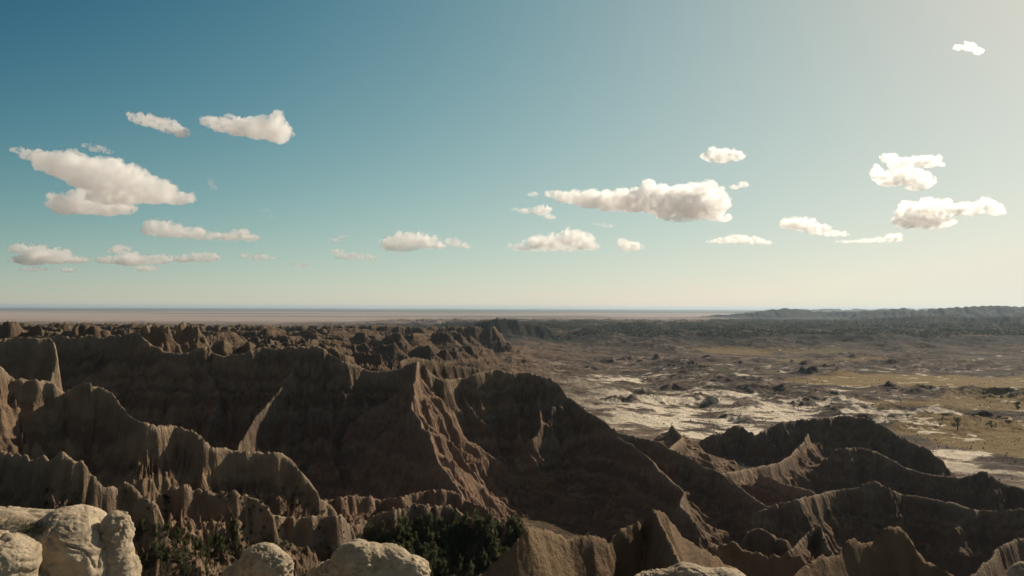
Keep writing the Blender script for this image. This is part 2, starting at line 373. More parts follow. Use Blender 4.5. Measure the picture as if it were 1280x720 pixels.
# -- right: hills standing beyond the wooded band, each further one paler
jagged(560, 900, 406, 405, 2400, 3000, 16, 1.2, D=30, L=70, s2=0.12, reach=420, fl=1.0, lam=2.2, jag=0.25, tone=6)
jagged(860, 1340, 406, 402, 3000, 3200, 22, 1.0, D=30, L=90, s2=0.10, reach=500, fl=1.0, lam=2.4, jag=0.25, tone=6)
ridge([(850,411,4200),(870,406,4200),(885,401,4250),(905,399,4250),(930,401,4300),(965,401,4300),(985,403,4300),(1010,400,4300),(1060,399,4300),(1110,396,4300),(1160,394,4300),(1220,396,4300),(1290,393,4300),(1400,394,4300)], D=40, L=140, s2=0.1, reach=600, fl=1.2, lam=4, jag=0.3, tone=6)
ridge([(840,397,8600),(870,396,8600),(893,393,8600),(910,393,8600),(925,391,8600),(945,389,8600),(965,386.5,8600),(985,384.5,8600),(1000,386.5,8600),(1015,388,8600),(1040,389,8600),(1065,389,8600),(1090,387,8500),(1110,386,8500),(1128,384,8500),(1140,387,8500),(1160,388,8500),(1190,388,8400),(1290,388,8300),(1400,389,8300)], D=70, L=260, s2=0.08, reach=1600, fl=1.3, lam=8, jag=0.2, tone=6)
ridge([(1080,389,7000),(1110,387.5,7000),(1145,387,7000),(1165,385,7000),(1185,384,7000),(1203,383,7000),(1230,381.5,7000),(1255,382,7000),(1275,383,7000),(1320,382,7000),(1400,384,7000)], D=70, L=240, s2=0.08, reach=1500, fl=1.3, lam=8, jag=0.15, tone=6)
ridge([(960,386.5,17000),(1000,386,17000),(1060,385.8,17000),(1120,385.2,17000),(1200,384.6,17000),(1400,384,17000)], D=80, L=900, s2=0.02, reach=3200, fl=1.0, lam=14, jag=0.1, tone=6)

def spurs(rd, spacing, length, proud=0.24, both=True, D=7, depth=1):
    """side ribs that leave a crest on either hand and run down its flank"""
    W = rd['W']; pr = random.Random(int(rd['seed'] * 10) + depth)
    seg = np.hypot(*(W[1:, :2] - W[:-1, :2]).T); cum = np.concatenate([[0], np.cumsum(seg)])
    Pd = rd['D']; Pl = rd['L']; Ps = rd['s2']; k = 0
    s_ = spacing * pr.uniform(0.3, 0.8)
    while s_ < cum[-1]:
        i = min(int(np.searchsorted(cum, s_)) - 1, len(seg) - 1); i = max(i, 0)
        f = (s_ - cum[i]) / max(seg[i], 1e-6)
        p0 = W[i] * (1 - f) + W[i + 1] * f
        j0, j1 = max(i - 4, 0), min(i + 5, len(W) - 1)
        tx, ty = W[j1, 0] - W[j0, 0], W[j1, 1] - W[j0, 1]; l_ = math.hypot(tx, ty) + 1e-9; tx /= l_; ty /= l_
        for sd_ in (1, -1):
            nx, ny = (-ty * sd_, tx * sd_)
            if sd_ * 0 + ny > 0.0 and not both: continue
            if pr.random() < 0.2: continue
            a = pr.uniform(-0.55, 0.55); ca, sa = math.cos(a), math.sin(a)
            dx, dy = nx * ca - ny * sa, nx * sa + ny * ca
            Lg = length * pr.uniform(0.55, 1.25); pv = proud * pr.uniform(0.6, 1.3)
            pts = []; x_, y_ = p0[0], p0[1]; t = 0; st = Lg / 7; off = pr.uniform(0, 9)
            for k_ in range(8):
                drop = Pd * (1 - math.exp(-t / Pl)) + Ps * t
                pts.append((x_, y_, p0[2] - 0.4 * rd['lam'] - drop * (1 - pv * min(1, t / (0.3 * Lg) + 0.25) * (1.0 if t < 0.7 * Lg else 1 - 0.8 * (t / Lg - 0.7) / 0.3))))
                w_ = 0.5 * math.sin(off + k_ * 1.1)
                x_ += st * (dx * math.cos(w_) - dy * math.sin(w_)); y_ += st * (dx * math.sin(w_) + dy * math.cos(w_)); t += st
            k += 1
            RIDGES.append(dict(W=np.array(pts), D=D * rd['lam'], L=D * 0.75 * rd['lam'], s2=0.62, reach=max(Lg * 0.55, 16 * rd['lam']), fl=rd['fl'] * 0.6, lam=rd['lam'] * 0.6, jag=rd['jag'] * 0.6, tone=rd['tone'], seed=rd['seed'] + 3.1 * k + 100, rib=1))
        s_ += spacing * pr.uniform(0.6, 1.4)
for rd in list(RIDGES):
    if rd['tone'] in (1, 6) or not rd['sp']: continue
    dist = float(np.hypot(rd['W'][:, 0], rd['W'][:, 1]).mean())
    if dist > 530: continue
    lam_ = rd['lam']
    spurs(rd, 17 * lam_ + 4, 46 * lam_, proud=0.26, both=True)

# ------------------------------------------------------------------ height field
PLAIN = -100.0
CTRL = np.array([  # x, y, z of the ground between the ridges
    (0,0,-1.75),(-8,3,-2.2),(8,3,-2.2),(0,-30,-2),(-60,-30,-4),(60,-30,-4),
    (-40,60,-34),(0,60,-33),(45,60,-32),(-90,120,-62),(-20,130,-60),(60,130,-60),(110,130,-64),
    (-120,170,-72),(-60,200,-64),(-28,178,-58),(-12,200,-63),(0,180,-60),(8,215,-78),(25,190,-80),(50,215,-84),(120,200,-88),(180,210,-96),
    (-180,260,-84),(-80,270,-86),(-20,290,-88),(60,290,-100),(110,270,-104),(180,270,-110),(230,300,-112),
    (-250,380,-84),(-130,340,-88),(-40,340,-90),(40,350,-96),(110,350,-112),(180,400,-120),(240,400,-118),(330,420,-104),(130,430,-104),
    (-300,480,-66),(-200,500,-64),(-100,500,-70),(0,520,-84),(80,500,-96),(160,560,-99),(220,590,-100),(300,540,-100),(260,480,-101),
    (-400,700,-70),(-200,700,-72),(-80,700,-82),(60,700,-98),(200,700,-100),
    (-700,1200,-90),(-300,1200,-88),(-100,1200,-94),(100,1200,-100),(500,1200,-100),(-300,120,-50),(300,150,-60),(-500,400,-60),(600,500,-100)], float)

def base_floor(x, y):
    r = np.hypot(x, y)
    w = np.zeros_like(x); s = np.zeros_like(x)
    m = r < 2200
    X, Y = x[m], y[m]
    ww = np.zeros_like(X); ss = np.zeros_like(X)
    for cx, cy_, cz in CTRL:
        d2 = (X - cx) ** 2 + (Y - cy_) ** 2
        k = 1.0 / (d2 / (1 + 0.002 * (cx * cx + cy_ * cy_)) + 6.0) ** 2
        ww += k; ss += k * cz
    z = np.full_like(x, PLAIN); z[m] = ss / ww
    b = sstep(1300, 2100, r)
    return z * (1 - b) + PLAIN * b

def segs_of(rd):
    if 'segs' in rd: return rd['segs']
    W = rd['W']; out = []; sc = turnL = turnR = 0.0; prev = None
    for i in range(len(W) - 1):
        ax, ay, az = map(float, W[i]); bx, by, bz = map(float, W[i + 1])
        dx, dy = bx - ax, by - ay; ln_ = math.hypot(dx, dy) + 1e-9; ux, uy = dx / ln_, dy / ln_
        if prev is not None:
            a = math.atan2(prev[0] * uy - prev[1] * ux, prev[0] * ux + prev[1] * uy)   # turning left: the right side is convex
            if a > 0: turnR += a
            else: turnL += -a
        prev = (ux, uy)
        out.append((ax, ay, az, bx, by, bz, ux, uy, ln_, sc, turnL, turnR)); sc += ln_
    rd['bb'] = (W[:, 0].min(), W[:, 0].max(), W[:, 1].min(), W[:, 1].max())
    rd['segs'] = out
    return out

def ridge_field(x, y, z, tone, crest):
    bx0, bx1, by0, by1 = x.min(), x.max(), y.min(), y.max()
    for rd in RIDGES:
        W = rd['W']; reach = rd['reach']; lam = rd['lam']; fl = rd['fl']; sd = rd['seed']
        segs_of(rd); w0, w1, w2, w3_ = rd['bb']
        if w0 - reach > bx1 or w1 + reach < bx0 or w2 - reach > by1 or w3_ + reach < by0: continue
        m = np.nonzero((x > w0 - reach) & (x < w1 + reach) & (y > w2 - reach) & (y < w3_ + reach))[0]
        if len(m) == 0: continue
        X0, Y0 = x[m], y[m]
        # meander of the gullies
        wx = n2(X0 / (9 * lam) + sd, Y0 / (9 * lam)) ; wy = n2(X0 / (9 * lam), Y0 / (9 * lam) + sd + 40)
        best = np.full(len(m), 1e18); S = np.zeros(len(m)); Z = np.zeros(len(m))
        Rt = 9.0 * lam
        for (ax, ay, az, bx, by, bz, ux, uy, ln_, sc, turnL, turnR) in segs_of(rd):
            if min(ax, bx) - reach > bx1 or max(ax, bx) + reach < bx0 or min(ay, by) - reach > by1 or max(ay, by) + reach < by0: continue
            rx, ry = X0 - ax, Y0 - ay
            al = rx * ux + ry * uy
            pe = -rx * uy + ry * ux        # >0: left side
            ac = np.clip(al, 0, ln_)
            ov = al - ac
            d2 = ov * ov + pe * pe
            u = np.nonzero(d2 < best - 1e-6)[0]
            if len(u) == 0: continue
            peu = pe[u]; acu = ac[u]
            th = np.arctan2(ov[u], np.abs(peu) + 1e-6)
            side = peu > 0
            S[u] = sc + acu + Rt * th + Rt * np.where(side, turnL, turnR) + np.where(side, 0, 500.0)
            Z[u] = az + (bz - az) * acu / ln_
            best[u] = d2[u]
        keep = best < reach * reach
        m = m[keep]; t = np.sqrt(best[keep]); S = S[keep]; Zc = Z[keep]; wx = wx[keep]; wy = wy[keep]; X0 = X0[keep]; Y0 = Y0[keep]
        Sw = S + wx * np.minimum(t, 40 * lam) * 0.22 + sd
        # gullies: each octave deepens away from the crest
        l1, l2, l3, l4 = 26 * lam, 9.5 * lam, 3.6 * lam, 1.5 * lam
        g1 = np.abs(n2(Sw / l1, t / (l1 * 3.2) + sd)); g1 = 1 - np.minimum(g1 * 2.1, 1)
        g2 = np.abs(n2(Sw / l2 + 31, t / (l2 * 3.6))); g2 = 1 - np.minimum(g2 * 2.1, 1)
        g3 = np.abs(n2(Sw / l3 + 71, t / (l3 * 4.2))); g3 = 1 - np.minimum(g3 * 2.0, 1)
        g4 = np.abs(n2(Sw / l4 + 11, t / (l4 * 4.5))); g4 = 1 - np.minimum(g4 * 2.0, 1)
        q = fl * lam
        va = 0.55 + 1.5 * np.clip(n2(X0 / (31 * lam) + 5, Y0 / (31 * lam) + sd) * 1.6 + 0.5, 0, 1)
        dep = 9.0 * q * g1 ** 1.3 * (1 - np.exp(-t / (16 * lam))) + 3.6 * q * va * g2 ** 1.2 * (1 - np.exp(-t / (6 * lam))) \
            + 1.7 * q * va * g3 * (1 - np.exp(-t / (2.6 * lam))) + 0.75 * q * g4 * va * (1 - np.exp(-t / (1.6 * lam)))
        j = rd['jag']
        cj = j * lam * (3.4 * fbm(X0 / (8 * lam) + sd, Y0 / (8 * lam), 3, 0.6) + 2.6 * np.clip(fbm(X0 / (3.0 * lam), Y0 / (3.0 * lam) + sd, 3, 0.6) , -0.2, 1)) * np.exp(-t / (4 * lam))
        rgh = (1 - np.exp(-t / (7 * lam))) * lam * (3.4 * fbm(X0 / (15 * lam), Y0 / (15 * lam) + sd, 6, 0.6, ridged=True) + 3.0 * fbm(X0 / (40 * lam), Y0 / (40 * lam) - sd, 3) + 1.15 * fbm(X0 / (4.2 * lam) + sd, Y0 / (4.2 * lam), 3, 0.6, ridged=True))
        w_ = np.maximum(0.3 * lam, 0.0028 * np.hypot(X0, Y0)); tr = np.sqrt(t * t + w_ * w_) - w_
        rgh = rgh * rd.get('rg', 1.0)
        if rd['tone'] == 6: rgh = rgh * 0.22; dep = dep * 0.4
        h = Zc - rd['D'] * (1 - np.exp(-tr / rd['L'])) - rd['s2'] * tr - dep + cj + rgh
        fade = sstep(reach * 0.7, reach, t)
        h = h - fade * 60 * (reach / 150)
        b = h > z[m]
        mm = m[b]
        tone[mm] = rd['tone']
        crest[mm] = t[b] / lam + (2.0 if 'rib' in rd else 0)
        # soft union at the foot
        dz = np.abs(h - z[m]); k = 1.6 * lam
        soft = np.maximum(k - dz, 0) ** 2 / (4 * k)
        z[m] = np.maximum(h, z[m]) + soft
    return z

def height(x, y):
    r = np.hypot(x, y)
    z = base_floor(x, y)
    tone = np.full(len(x), -1.0); crest = np.full(len(x), 99.0)
    # ground texture between the ridges
    mid = sstep(60, 160, r)
    near = 1 - sstep(20, 60, r)
    z += mid * (1 - sstep(1500, 2500, r)) * (1.6 * fbm(x / 26, y / 26, 5, 0.55, ridged=True) + 1.2 * fbm(x / 90, y / 90, 3))
    z += sstep(4, 20, r) * 0.5 * fbm(x / 4.0, y / 4.0, 5, 0.5)
    # badlands of the left hand side, between the traced crests
    lf = sstep(120, -80, x - 0.06 * y) * sstep(430, 560, y) * (1 - sstep(1500, 2300, y))
    rd_ = fbm(x / 120 + 3, y / 120, 6, 0.52, ridged=True)
    z += lf * (16 * np.clip(rd_, -0.4, 1) + 2)
    # low relief of the valley: small eroded mounds and shallow draws
    vf = sstep(520, 760, y) * (1 - lf) * (1 - sstep(5000, 9000, r))
    mnd = fbm(x / 210 + 8, y / 260, 4)
    rough = np.clip(mnd * 2.0 + 0.45, 0.05, 1)
    wx_ = x + 22 * fbm(x / 70, y / 70, 2); wy_ = y + 22 * fbm(x / 70 + 9, y / 70, 2)
    rl = np.clip(fbm(wx_ / 75, wy_ / 95, 6, 0.56, ridged=True) - 0.05, 0, 1)
    z += vf * rough * (11 * rl + 1.3 * fbm(x / 12, y / 12, 3))
    pk = np.clip(fbm(x / 55 + 50, y / 60 + 7, 5, 0.55) - 0.30, 0, 1)
    z += vf * 30 * pk * (y < 1500)
    rm = ray(1170, 478); km = -100.0 / rm[2]
    z = z - vf * (z - PLAIN) * 0.85 * sstep(1.15, 0.75, np.hypot((x - rm[0] * km) / 190, (y - km) / 130))
    # wooded, broken band
    wb = sstep(1800, 2300, y + 0.15 * x) * (1 - sstep(5200, 7000, y)) * sstep(-900, 200, x + 0.1 * y)
    z += wb * (26 * np.clip(fbm(x / 240, y / 300, 5, 0.55, ridged=True), -0.3, 1) + 8)
    z += sstep(9000, 16000, r) * 22 * fbm(x / 4200, y / 4200, 3)
    z = ridge_field(x, y, z, tone, crest)
    # hard beds stand out as small ledges on the steep faces
    lo = (tone >= 0) & (tone < 6) & (r > 70)
    zl = z[lo]; per = 7.3
    zz = zl + 1.2 * fbm(x[lo] / 90, y[lo] / 90, 2)
    ph = zz / per; fr = ph - np.floor(ph)
    z[lo] = zl + 0.75 * (np.where(fr > 0.82, (fr - 0.82) / 0.18, (0.82 - fr) / 0.82) - 0.5) * sstep(70, 150, r[lo])
    # fine roughness
    nr_ = (tone == 1) * (1 - sstep(70, 120, r))
    z += nr_ * (0.30 * fbm(x / 2.2, y / 2.2, 5, 0.62, ridged=True) + 0.10 * fbm(x / 0.5, y / 0.5, 3))
    z += 0.10 * fbm(x / 1.7, y / 1.7, 3) * sstep(3, 30, r) * (1 - sstep(300, 900, r))
    return z, tone, crest, wb, lf, vf

def lerp(a, b, t):
    return a + (b - a) * t[:, None]

def colour(x, y, z, tone, crest, wb, lf, vf):
    r = np.hypot(x, y)
    n = len(x)
    tan = np.array([0.205, 0.142, 0.090]); brown = np.array([0.135, 0.092, 0.062]); red = np.array([0.145, 0.088, 0.062])
    grey = np.array([0.19, 0.155, 0.12]); pale = np.array([0.34, 0.27, 0.19])
    white = np.array([0.74, 0.64, 0.50]); grass = np.array([0.215, 0.150, 0.065]); olive = np.array([0.062, 0.056, 0.032])
    darkf = np.array([0.024, 0.024, 0.018]); prairie = np.array([0.37, 0.295, 0.260])
    C = np.tile(brown, (n, 1)).astype(np.float64)
    zz = z + 2.2 * fbm(x / 140, y / 140, 3)
    bnd = n2(zz / 4.1, 0 * zz + 0.37) + 0.6 * n2(zz / 1.3, 0 * zz + 9.1)
    C = lerp(C, tan * 1.1, np.clip(0.5 + 1.5 * bnd, 0, 1))
    C = lerp(C, red, np.clip(n2(zz / 6.5 + 5, 0 * zz + 4.2) * 2.2 - 0.35, 0, 0.8))
    C = lerp(C, grey, np.clip(n2(zz / 3.0 + 55, 0 * zz + 1.2) * 2.0 - 0.6, 0, 0.7))
    C = lerp(C, pale, np.where((tone >= 0), 0.55 * np.exp(-crest / 1.6), 0))       # rim light on the crests, put into the colour as pale edges
    
    C = lerp(C, np.array([0.20, 0.125, 0.085]), (tone == 5) * 0.5)
    C = lerp(C, np.array([0.30, 0.205, 0.125]), (tone == 1) * 0.75)
    C *= 0.88
    C[tone == 3] *= 0.72
    C[tone == 1] *= 0.72
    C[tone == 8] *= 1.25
    C[(tone == 0) | (tone == 5)] *= 1.22
    # scrub on gentle ground and in the basin
    gentle = (tone < 0)
    sc = np.clip(fbm(x / 9, y / 9, 4, 0.6) * 2 + 0.55, 0, 1)
    basin = gentle * sstep(90, 130, r) * (1 - sstep(330, 420, y))
    C = lerp(C, olive, basin * sc * 0.85)
    # valley floor
    v = gentle * sstep(430, 560, y) * (1 - lf)
    C = lerp(C, np.array([0.125, 0.088, 0.068]), v * 0.95)
    rough = fbm(x / 75, y / 60, 6, 0.62)
    C = lerp(C, np.array([0.034, 0.024, 0.021]), v * np.clip(rough * 4.5 + 0.6, 0, 1) * 0.9)
    C = lerp(C, olive * 1.2, v * np.clip(fbm(x / 90 + 31, y / 60, 5, 0.6) * 3 - 0.15, 0, 1) * 0.75)
    def blob(b, wob=0.45, sc=1.0):
        px_, py_, rx_, ry_ = b[:4]
        rr_ = ray(px_, py_); k_ = -100.0 / rr_[2]; cx, cy_ = rr_[0] * k_, k_
        ax = rx_ * k_ / F; ay = ry_ * k_ * k_ / (F * 100.0)
        q = np.hypot((x - cx) / ax, (y - cy_) / ay)
        return q
    FL = [(735,500,45,8),(790,512,60,10),(770,530,50,9),(850,532,70,10),(905,545,50,8),(840,510,60,6),(960,522,45,7),(668,461,34,5),(700,486,40,6),(985,515,50,5),(1100,524,40,6),
          (640,460,20,4),(1160,583,60,8),(1230,592,60,9),(1270,603,50,9),(1190,568,40,4),(1025,545,50,6),(760,478,40,4),(900,500,60,5),(1040,510,50,4),(1180,523,14,3),(760,545,30,6),(700,512,30,6),(1060,533,50,5)]
    wq = fbm(x / 46 + 90, y / 30 + 4, 6, 0.64); wf = fbm(x / 22.0, y / 9.0, 5, 0.65)
    wm_ = np.full(n, -1.0)
    for b in FL:
        wm_ = np.maximum(wm_, 1 - blob(b))
    wm_ = np.maximum(np.minimum(wm_, 0.14), -0.48) + 1.6 * wq + 0.75 * wf
    wm_ = wm_ - 0.25 * sstep(1100, 1700, y) + 0.08
    low = 1 - sstep(5.0, 13.0, z + 100)
    C = lerp(C, white * 0.6, v * sstep(-0.42, 0.0, wm_) * 0.30)
    # golden meadows
    GM = [(1150,478,150,13,1.0),(1280,482,120,14,1.0),(1060,480,60,7,1.0),(915,440,55,5,.8),(700,434,60,3,.8),(660,440,40,3,.6),(1110,437,50,3,.7),(1235,545,110,26,.95),(1150,512,90,10,.8),(1250,508,90,12,.9),(1080,452,40,3,.6),(1240,500,80,8,.6),(1020,441,60,3,.5),(880,428,120,2,.5),(1200,432,100,2,.5),(780,430,50,2,.6),(1000,452,40,3,.6)]
    gw = 0.55 * fbm(x / 60, y / 45, 5, 0.6)
    for b in GM:
        C = lerp(C, grass, (tone < 0) * (z < -91) * sstep(0.0, 0.25, 1 - blob(b) + gw) * b[4])
    C = lerp(C, white, v * sstep(0.0, 0.22, wm_) * (0.25 + 0.75 * low))
    # wooded band and hills
    f = np.clip(wb * 1.15, 0, 1) * np.clip(fbm(x / 150, y / 260, 5, 0.6) * 2.6 + 0.85 + 0.5 * sstep(0.15, 0.35, x / np.maximum(y, 1)), 0, 1)
    f = np.maximum(f, (tone == 6) * 0.97)
    f = np.maximum(f, 0.93 * sstep(0.22, 0.30, x / np.maximum(y, 1)) * sstep(2300, 2700, y) * (1 - sstep(8800, 9600, y)))
    C = lerp(C, darkf, f)
    # far prairie, with some of the distance haze put into its colour
    fp = sstep(3900, 5600, y + 900 * fbm(x / 900, y / 500, 4)) * (tone < 0) * (1 - sstep(0.22, 0.30, x / np.maximum(y, 1)) * (1 - sstep(8800, 9600, y)))
    st = fbm(x / 9200, y / 1900, 4, 0.55)
    C = lerp(C, prairie, fp)
    C = lerp(C, np.array([0.10, 0.09, 0.06]), fp * np.clip(st * 2.2, 0, 1) * 0.7)
    C = lerp(C, np.array([0.09, 0.08, 0.05]), sstep(14000, 19000, y) * 0.85)
    return np.clip(C, 0.01, 0.9)

# running water: routed over the near country, it cuts the branching gullies
GX0, GX1, GY0, GY1, GS = -440.0, 540.0, 78.0, 680.0, 1.0
def erode(Z, dx, steps, KT, m=0.45):
    H_, W_ = Z.shape; N_ = H_ * W_
    idx = np.arange(N_).reshape(H_, W_)
    offs = [(-1,-1),(-1,0),(-1,1),(0,-1),(0,1),(1,-1),(1,0),(1,1)]
    erg = np.random.default_rng(3)
    Kvar = (0.75 + 0.5 * erg.random((H_, W_))).ravel()
    BEDW = fbm(GXX.ravel() / 90, GYY.ravel() / 90, 2)
    for it in range(steps):
        Zn = Z + erg.normal(0, 0.03, Z.shape)
        bs = np.full((H_, W_), 1e-6); rec = idx.copy(); dist = np.full((H_, W_), dx)
        for dy, dx_ in offs:
            L = dx * math.hypot(dy, dx_)
            a0, a1 = max(0, -dy), H_ - max(0, dy); b0, b1 = max(0, -dx_), W_ - max(0, dx_)
            sl = (Zn[a0:a1, b0:b1] - Zn[a0 + dy:a1 + dy, b0 + dx_:b1 + dx_]) / L
            v = bs[a0:a1, b0:b1]; u = sl > v
            v[u] = sl[u]
            rec[a0:a1, b0:b1][u] = idx[a0 + dy:a1 + dy, b0 + dx_:b1 + dx_][u]
            dist[a0:a1, b0:b1][u] = L
        rec[0, :] = idx[0, :]; rec[-1, :] = idx[-1, :]; rec[:, 0] = idx[:, 0]; rec[:, -1] = idx[:, -1]
        rec = rec.ravel(); dist = dist.ravel(); own = rec == np.arange(N_)
        deg = np.bincount(rec[~own], minlength=N_)
        area = np.full(N_, dx * dx)
        fr = np.nonzero(deg == 0)[0]; levels = []
        while len(fr):
            levels.append(fr)
            f2 = fr[~own[fr]]
            if len(f2) == 0: break
            rr_ = rec[f2]
            np.add.at(area, rr_, area[f2])
            np.subtract.at(deg, rr_, 1)
            c = np.unique(rr_); fr = c[deg[c] == 0]
        z = Z.ravel().copy()
        zb = (z + 1.5 * BEDW) / 7.3; hard = (zb - np.floor(zb)) > 0.80
        Fq = (KT / steps) * area ** m / dist * Kvar * np.where(hard, 0.35, 1.25)
        for lv in reversed(levels):
            l2 = lv[~own[lv]]
            zr = z[rec[l2]]
            z[l2] = np.where(z[l2] > zr, (z[l2] + Fq[l2] * zr) / (1 + Fq[l2]), z[l2])
        Z = z.reshape(H_, W_)
        lap = np.zeros_like(Z)
        lap[1:-1, 1:-1] = Z[2:, 1:-1] + Z[:-2, 1:-1] + Z[1:-1, 2:] + Z[1:-1, :-2] - 4 * Z[1:-1, 1:-1]
        Z = Z + 0.02 * lap + 0.12 * np.maximum(lap - 0.6, 0)     # wash gathers in the deepest cuts
    return Z

def par(fn, H_, W_, th=72, tw=120):
    """run fn over rectangular tiles of a grid of points, given as flat indices"""
    tiles = []
    for i in range(0, H_, th):
        for j in range(0, W_, tw):
            r_ = np.arange(i, min(i + th, H_))[:, None] * W_ + np.arange(j, min(j + tw, W_))[None, :]
            tiles.append(r_.ravel())
    for t_ in tiles: fn(t_)
gx = np.arange(GX0, GX1, GS); gy = np.arange(GY0, GY1, GS)
GXX, GYY = np.meshgrid(gx, gy); gxf, gyf = GXX.ravel(), GYY.ravel()
Z0 = np.zeros(len(gxf)); CR0 = np.zeros(len(gxf))
def _g0(ix):
    r_ = height(gxf[ix], gyf[ix]); Z0[ix] = r_[0]; CR0[ix] = r_[2]
par(_g0, *GXX.shape)
Z0 = Z0.reshape(GXX.shape); CR0 = CR0.reshape(GXX.shape)
ED = erode(Z0, GS, 34, 2.4) - Z0
LOG = ('erosion', float(ED.min()), float(ED.mean()), float(ED.std()), time.time() - T0)
ed_edge = sstep(0, 25, np.minimum.reduce([GXX - GX0, GX1 - GXX, GYY - GY0, GY1 - GYY]))
ED *= ed_edge * (0.12 + 0.88 * sstep(0.3, 4.0, CR0))
def eroded(x, y):
    u = (x - GX0) / GS; v = (y - GY0) / GS
    H_, W_ = ED.shape
    ok = (u > 1) & (v > 1) & (u < W_ - 3) & (v < H_ - 3)
    out = np.zeros_like(x)
    u = u[ok]; v = v[ok]; ui = u.astype(int); vi = v.astype(int); fu = u - ui; fv = v - vi
    def cw(f): return (-0.5*f+f*f-0.5*f**3, 1-2.5*f*f+1.5*f**3, 0.5*f+2*f*f-1.5*f**3, -0.5*f*f+0.5*f**3)
    cu, cv = cw(fu), cw(fv); s = 0
    for j in range(4):
        for i in range(4): s = s + cv[j] * cu[i] * ED[vi + j - 1, ui + i - 1]
    out[ok] = s
    return out

# polar tessellation: dense in the part of the world the picture looks at
az_d = np.radians(np.linspace(-40, 44, int(1400 * QUAL)))
az_c = np.radians(np.linspace(44, 320, 70))[1:-1]
AZ = np.concatenate([az_d, az_c])
def rings(a, b, k): 
    n = max(2, int(math.log(b / a) / k * QUAL)); return np.exp(np.linspace(math.log(a), math.log(b), n))
RR = np.concatenate([rings(1.2, 25, 0.02), rings(25, 95, 0.0045)[1:], rings(95, 250, 0.0022)[1:], rings(250, 540, 0.0016)[1:], rings(540, 1500, 0.0024)[1:], rings(1500, 9500, 0.0045)[1:], rings(9500, 60000, 0.012)[1:]])
nr, na = len(RR), len(AZ)
print('terrain', nr, na, nr * na)
rr, aa = np.meshgrid(RR, AZ, indexing='ij')
X = (rr * np.sin(aa)).ravel(); Y = (rr * np.cos(aa)).ravel()
MUD = np.zeros(len(X), np.float32); ZT = np.zeros(len(X)); CT = np.zeros((len(X), 3))
def _full(s):
    res = height(X[s], Y[s])
    ZT[s] = res[0] + eroded(X[s], Y[s])
    MUD[s] = (res[1] == 1) | (np.hypot(X[s], Y[s]) < 60)
    CT[s] = colour(X[s], Y[s], *res)
par(_full, nr, na)
V = np.stack([X, Y, ZT], 1)

def sheet(name, r0, r1, kind='structure'):
    i = np.arange(r0, r1 - 1)[:, None]; j = np.arange(na)[None, :]
    j2 = (j + 1) % na
    b = (i - r0) * na
    Q = np.stack([b + j, b + j2, b + na + j2, b + na + j], -1).reshape(-1, 4)
    me = mesh_np(name, V[r0 * na:r1 * na], Q)
    ca = me.color_attributes.new('earth', 'FLOAT_COLOR', 'POINT')
    c4 = np.ones((r1 * na - r0 * na, 4), np.float32); c4[:, :3] = CT[r0 * na:r1 * na]
    ca.data.foreach_set('color', c4.ravel())
    fa = me.attributes.new('mud', 'FLOAT', 'POINT'); fa.data.foreach_set('value', MUD[r0 * na:r1 * na])
    return tag(link(name, me, M_EARTH), kind=kind)
k1 = int(np.searchsorted(RR, 1500))
sheet('terrain', 0, k1 + 1)
sheet('ground', k1, nr)

# ------------------------------------------------------------------ the air over the plain
def make_haze():
    m = bpy.data.materials.new('pale_haze'); m.use_nodes = True
    nt, ln = m.node_tree.nodes, m.node_tree.links; nt.clear()
    o = nt.new('ShaderNodeOutputMaterial'); v = nt.new('ShaderNodeVolumePrincipled')
    v.inputs['Color'].default_value = (0.60, 0.78, 0.96, 1)
    v.inputs['Density'].default_value = 2.5e-5
    v.inputs['Anisotropy'].default_value = 0.35
    v.inputs['Density Attribute'].default_value = ''
    v.inputs['Color Attribute'].default_value = ''
    v.inputs['Temperature Attribute'].default_value = ''
    ln.new(v.outputs[0], o.inputs['Volume'])
    zb = float(ZT.min()) - 1; zt = max(6.0, float(ZT.max()) + 3)
    X_, Y0_, Y1_ = 62000, -62000, 62000
    c = np.array([(-X_, Y0_, zb), (X_, Y0_, zb), (X_, Y1_, zb), (-X_, Y1_, zb), (-X_, Y0_, zt), (X_, Y0_, zt), (X_, Y1_, zt), (-X_, Y1_, zt)])
    q = np.array([(3, 2, 1, 0), (4, 5, 6, 7), (0, 1, 5, 4), (1, 2, 6, 5), (2, 3, 7, 6), (3, 0, 4, 7)])
    o = link('haze', mesh_np('haze', c, q, False), m)
    tag(o, kind='stuff')
    print('haze', zb, zt)
make_haze()

def ground_z(x, y):
    x = np.atleast_1d(np.asarray(x, float)); y = np.atleast_1d(np.asarray(y, float))
    return height(x.copy(), y.copy())[0] + eroded(x, y)


TT = time.time() - T0

GZ = Z0 + ED
def gz_fast(x, y):
    u = np.clip((x - GX0) / GS, 0, GZ.shape[1] - 2.001); v = np.clip((y - GY0) / GS, 0, GZ.shape[0] - 2.001)
    ui = u.astype(int); vi = v.astype(int); fu = u - ui; fv = v - vi
    return (GZ[vi, ui] * (1 - fu) + GZ[vi, ui + 1] * fu) * (1 - fv) + (GZ[vi + 1, ui] * (1 - fu) + GZ[vi + 1, ui + 1] * fu) * fv
def cast(px, py, d0=90, d1=900, n=900):
    """first ground point met by a photograph pixel's line of sight"""
    r_ = ray(px, py); d = np.exp(np.linspace(math.log(d0), math.log(d1), n))
    g = gz_fast(r_[0] * d, d)
    k = np.nonzero(r_[2] * d < g)[0]
    if len(k) == 0: return None
    k = k[0]; return np.array([r_[0] * d[k], d[k], g[k]])

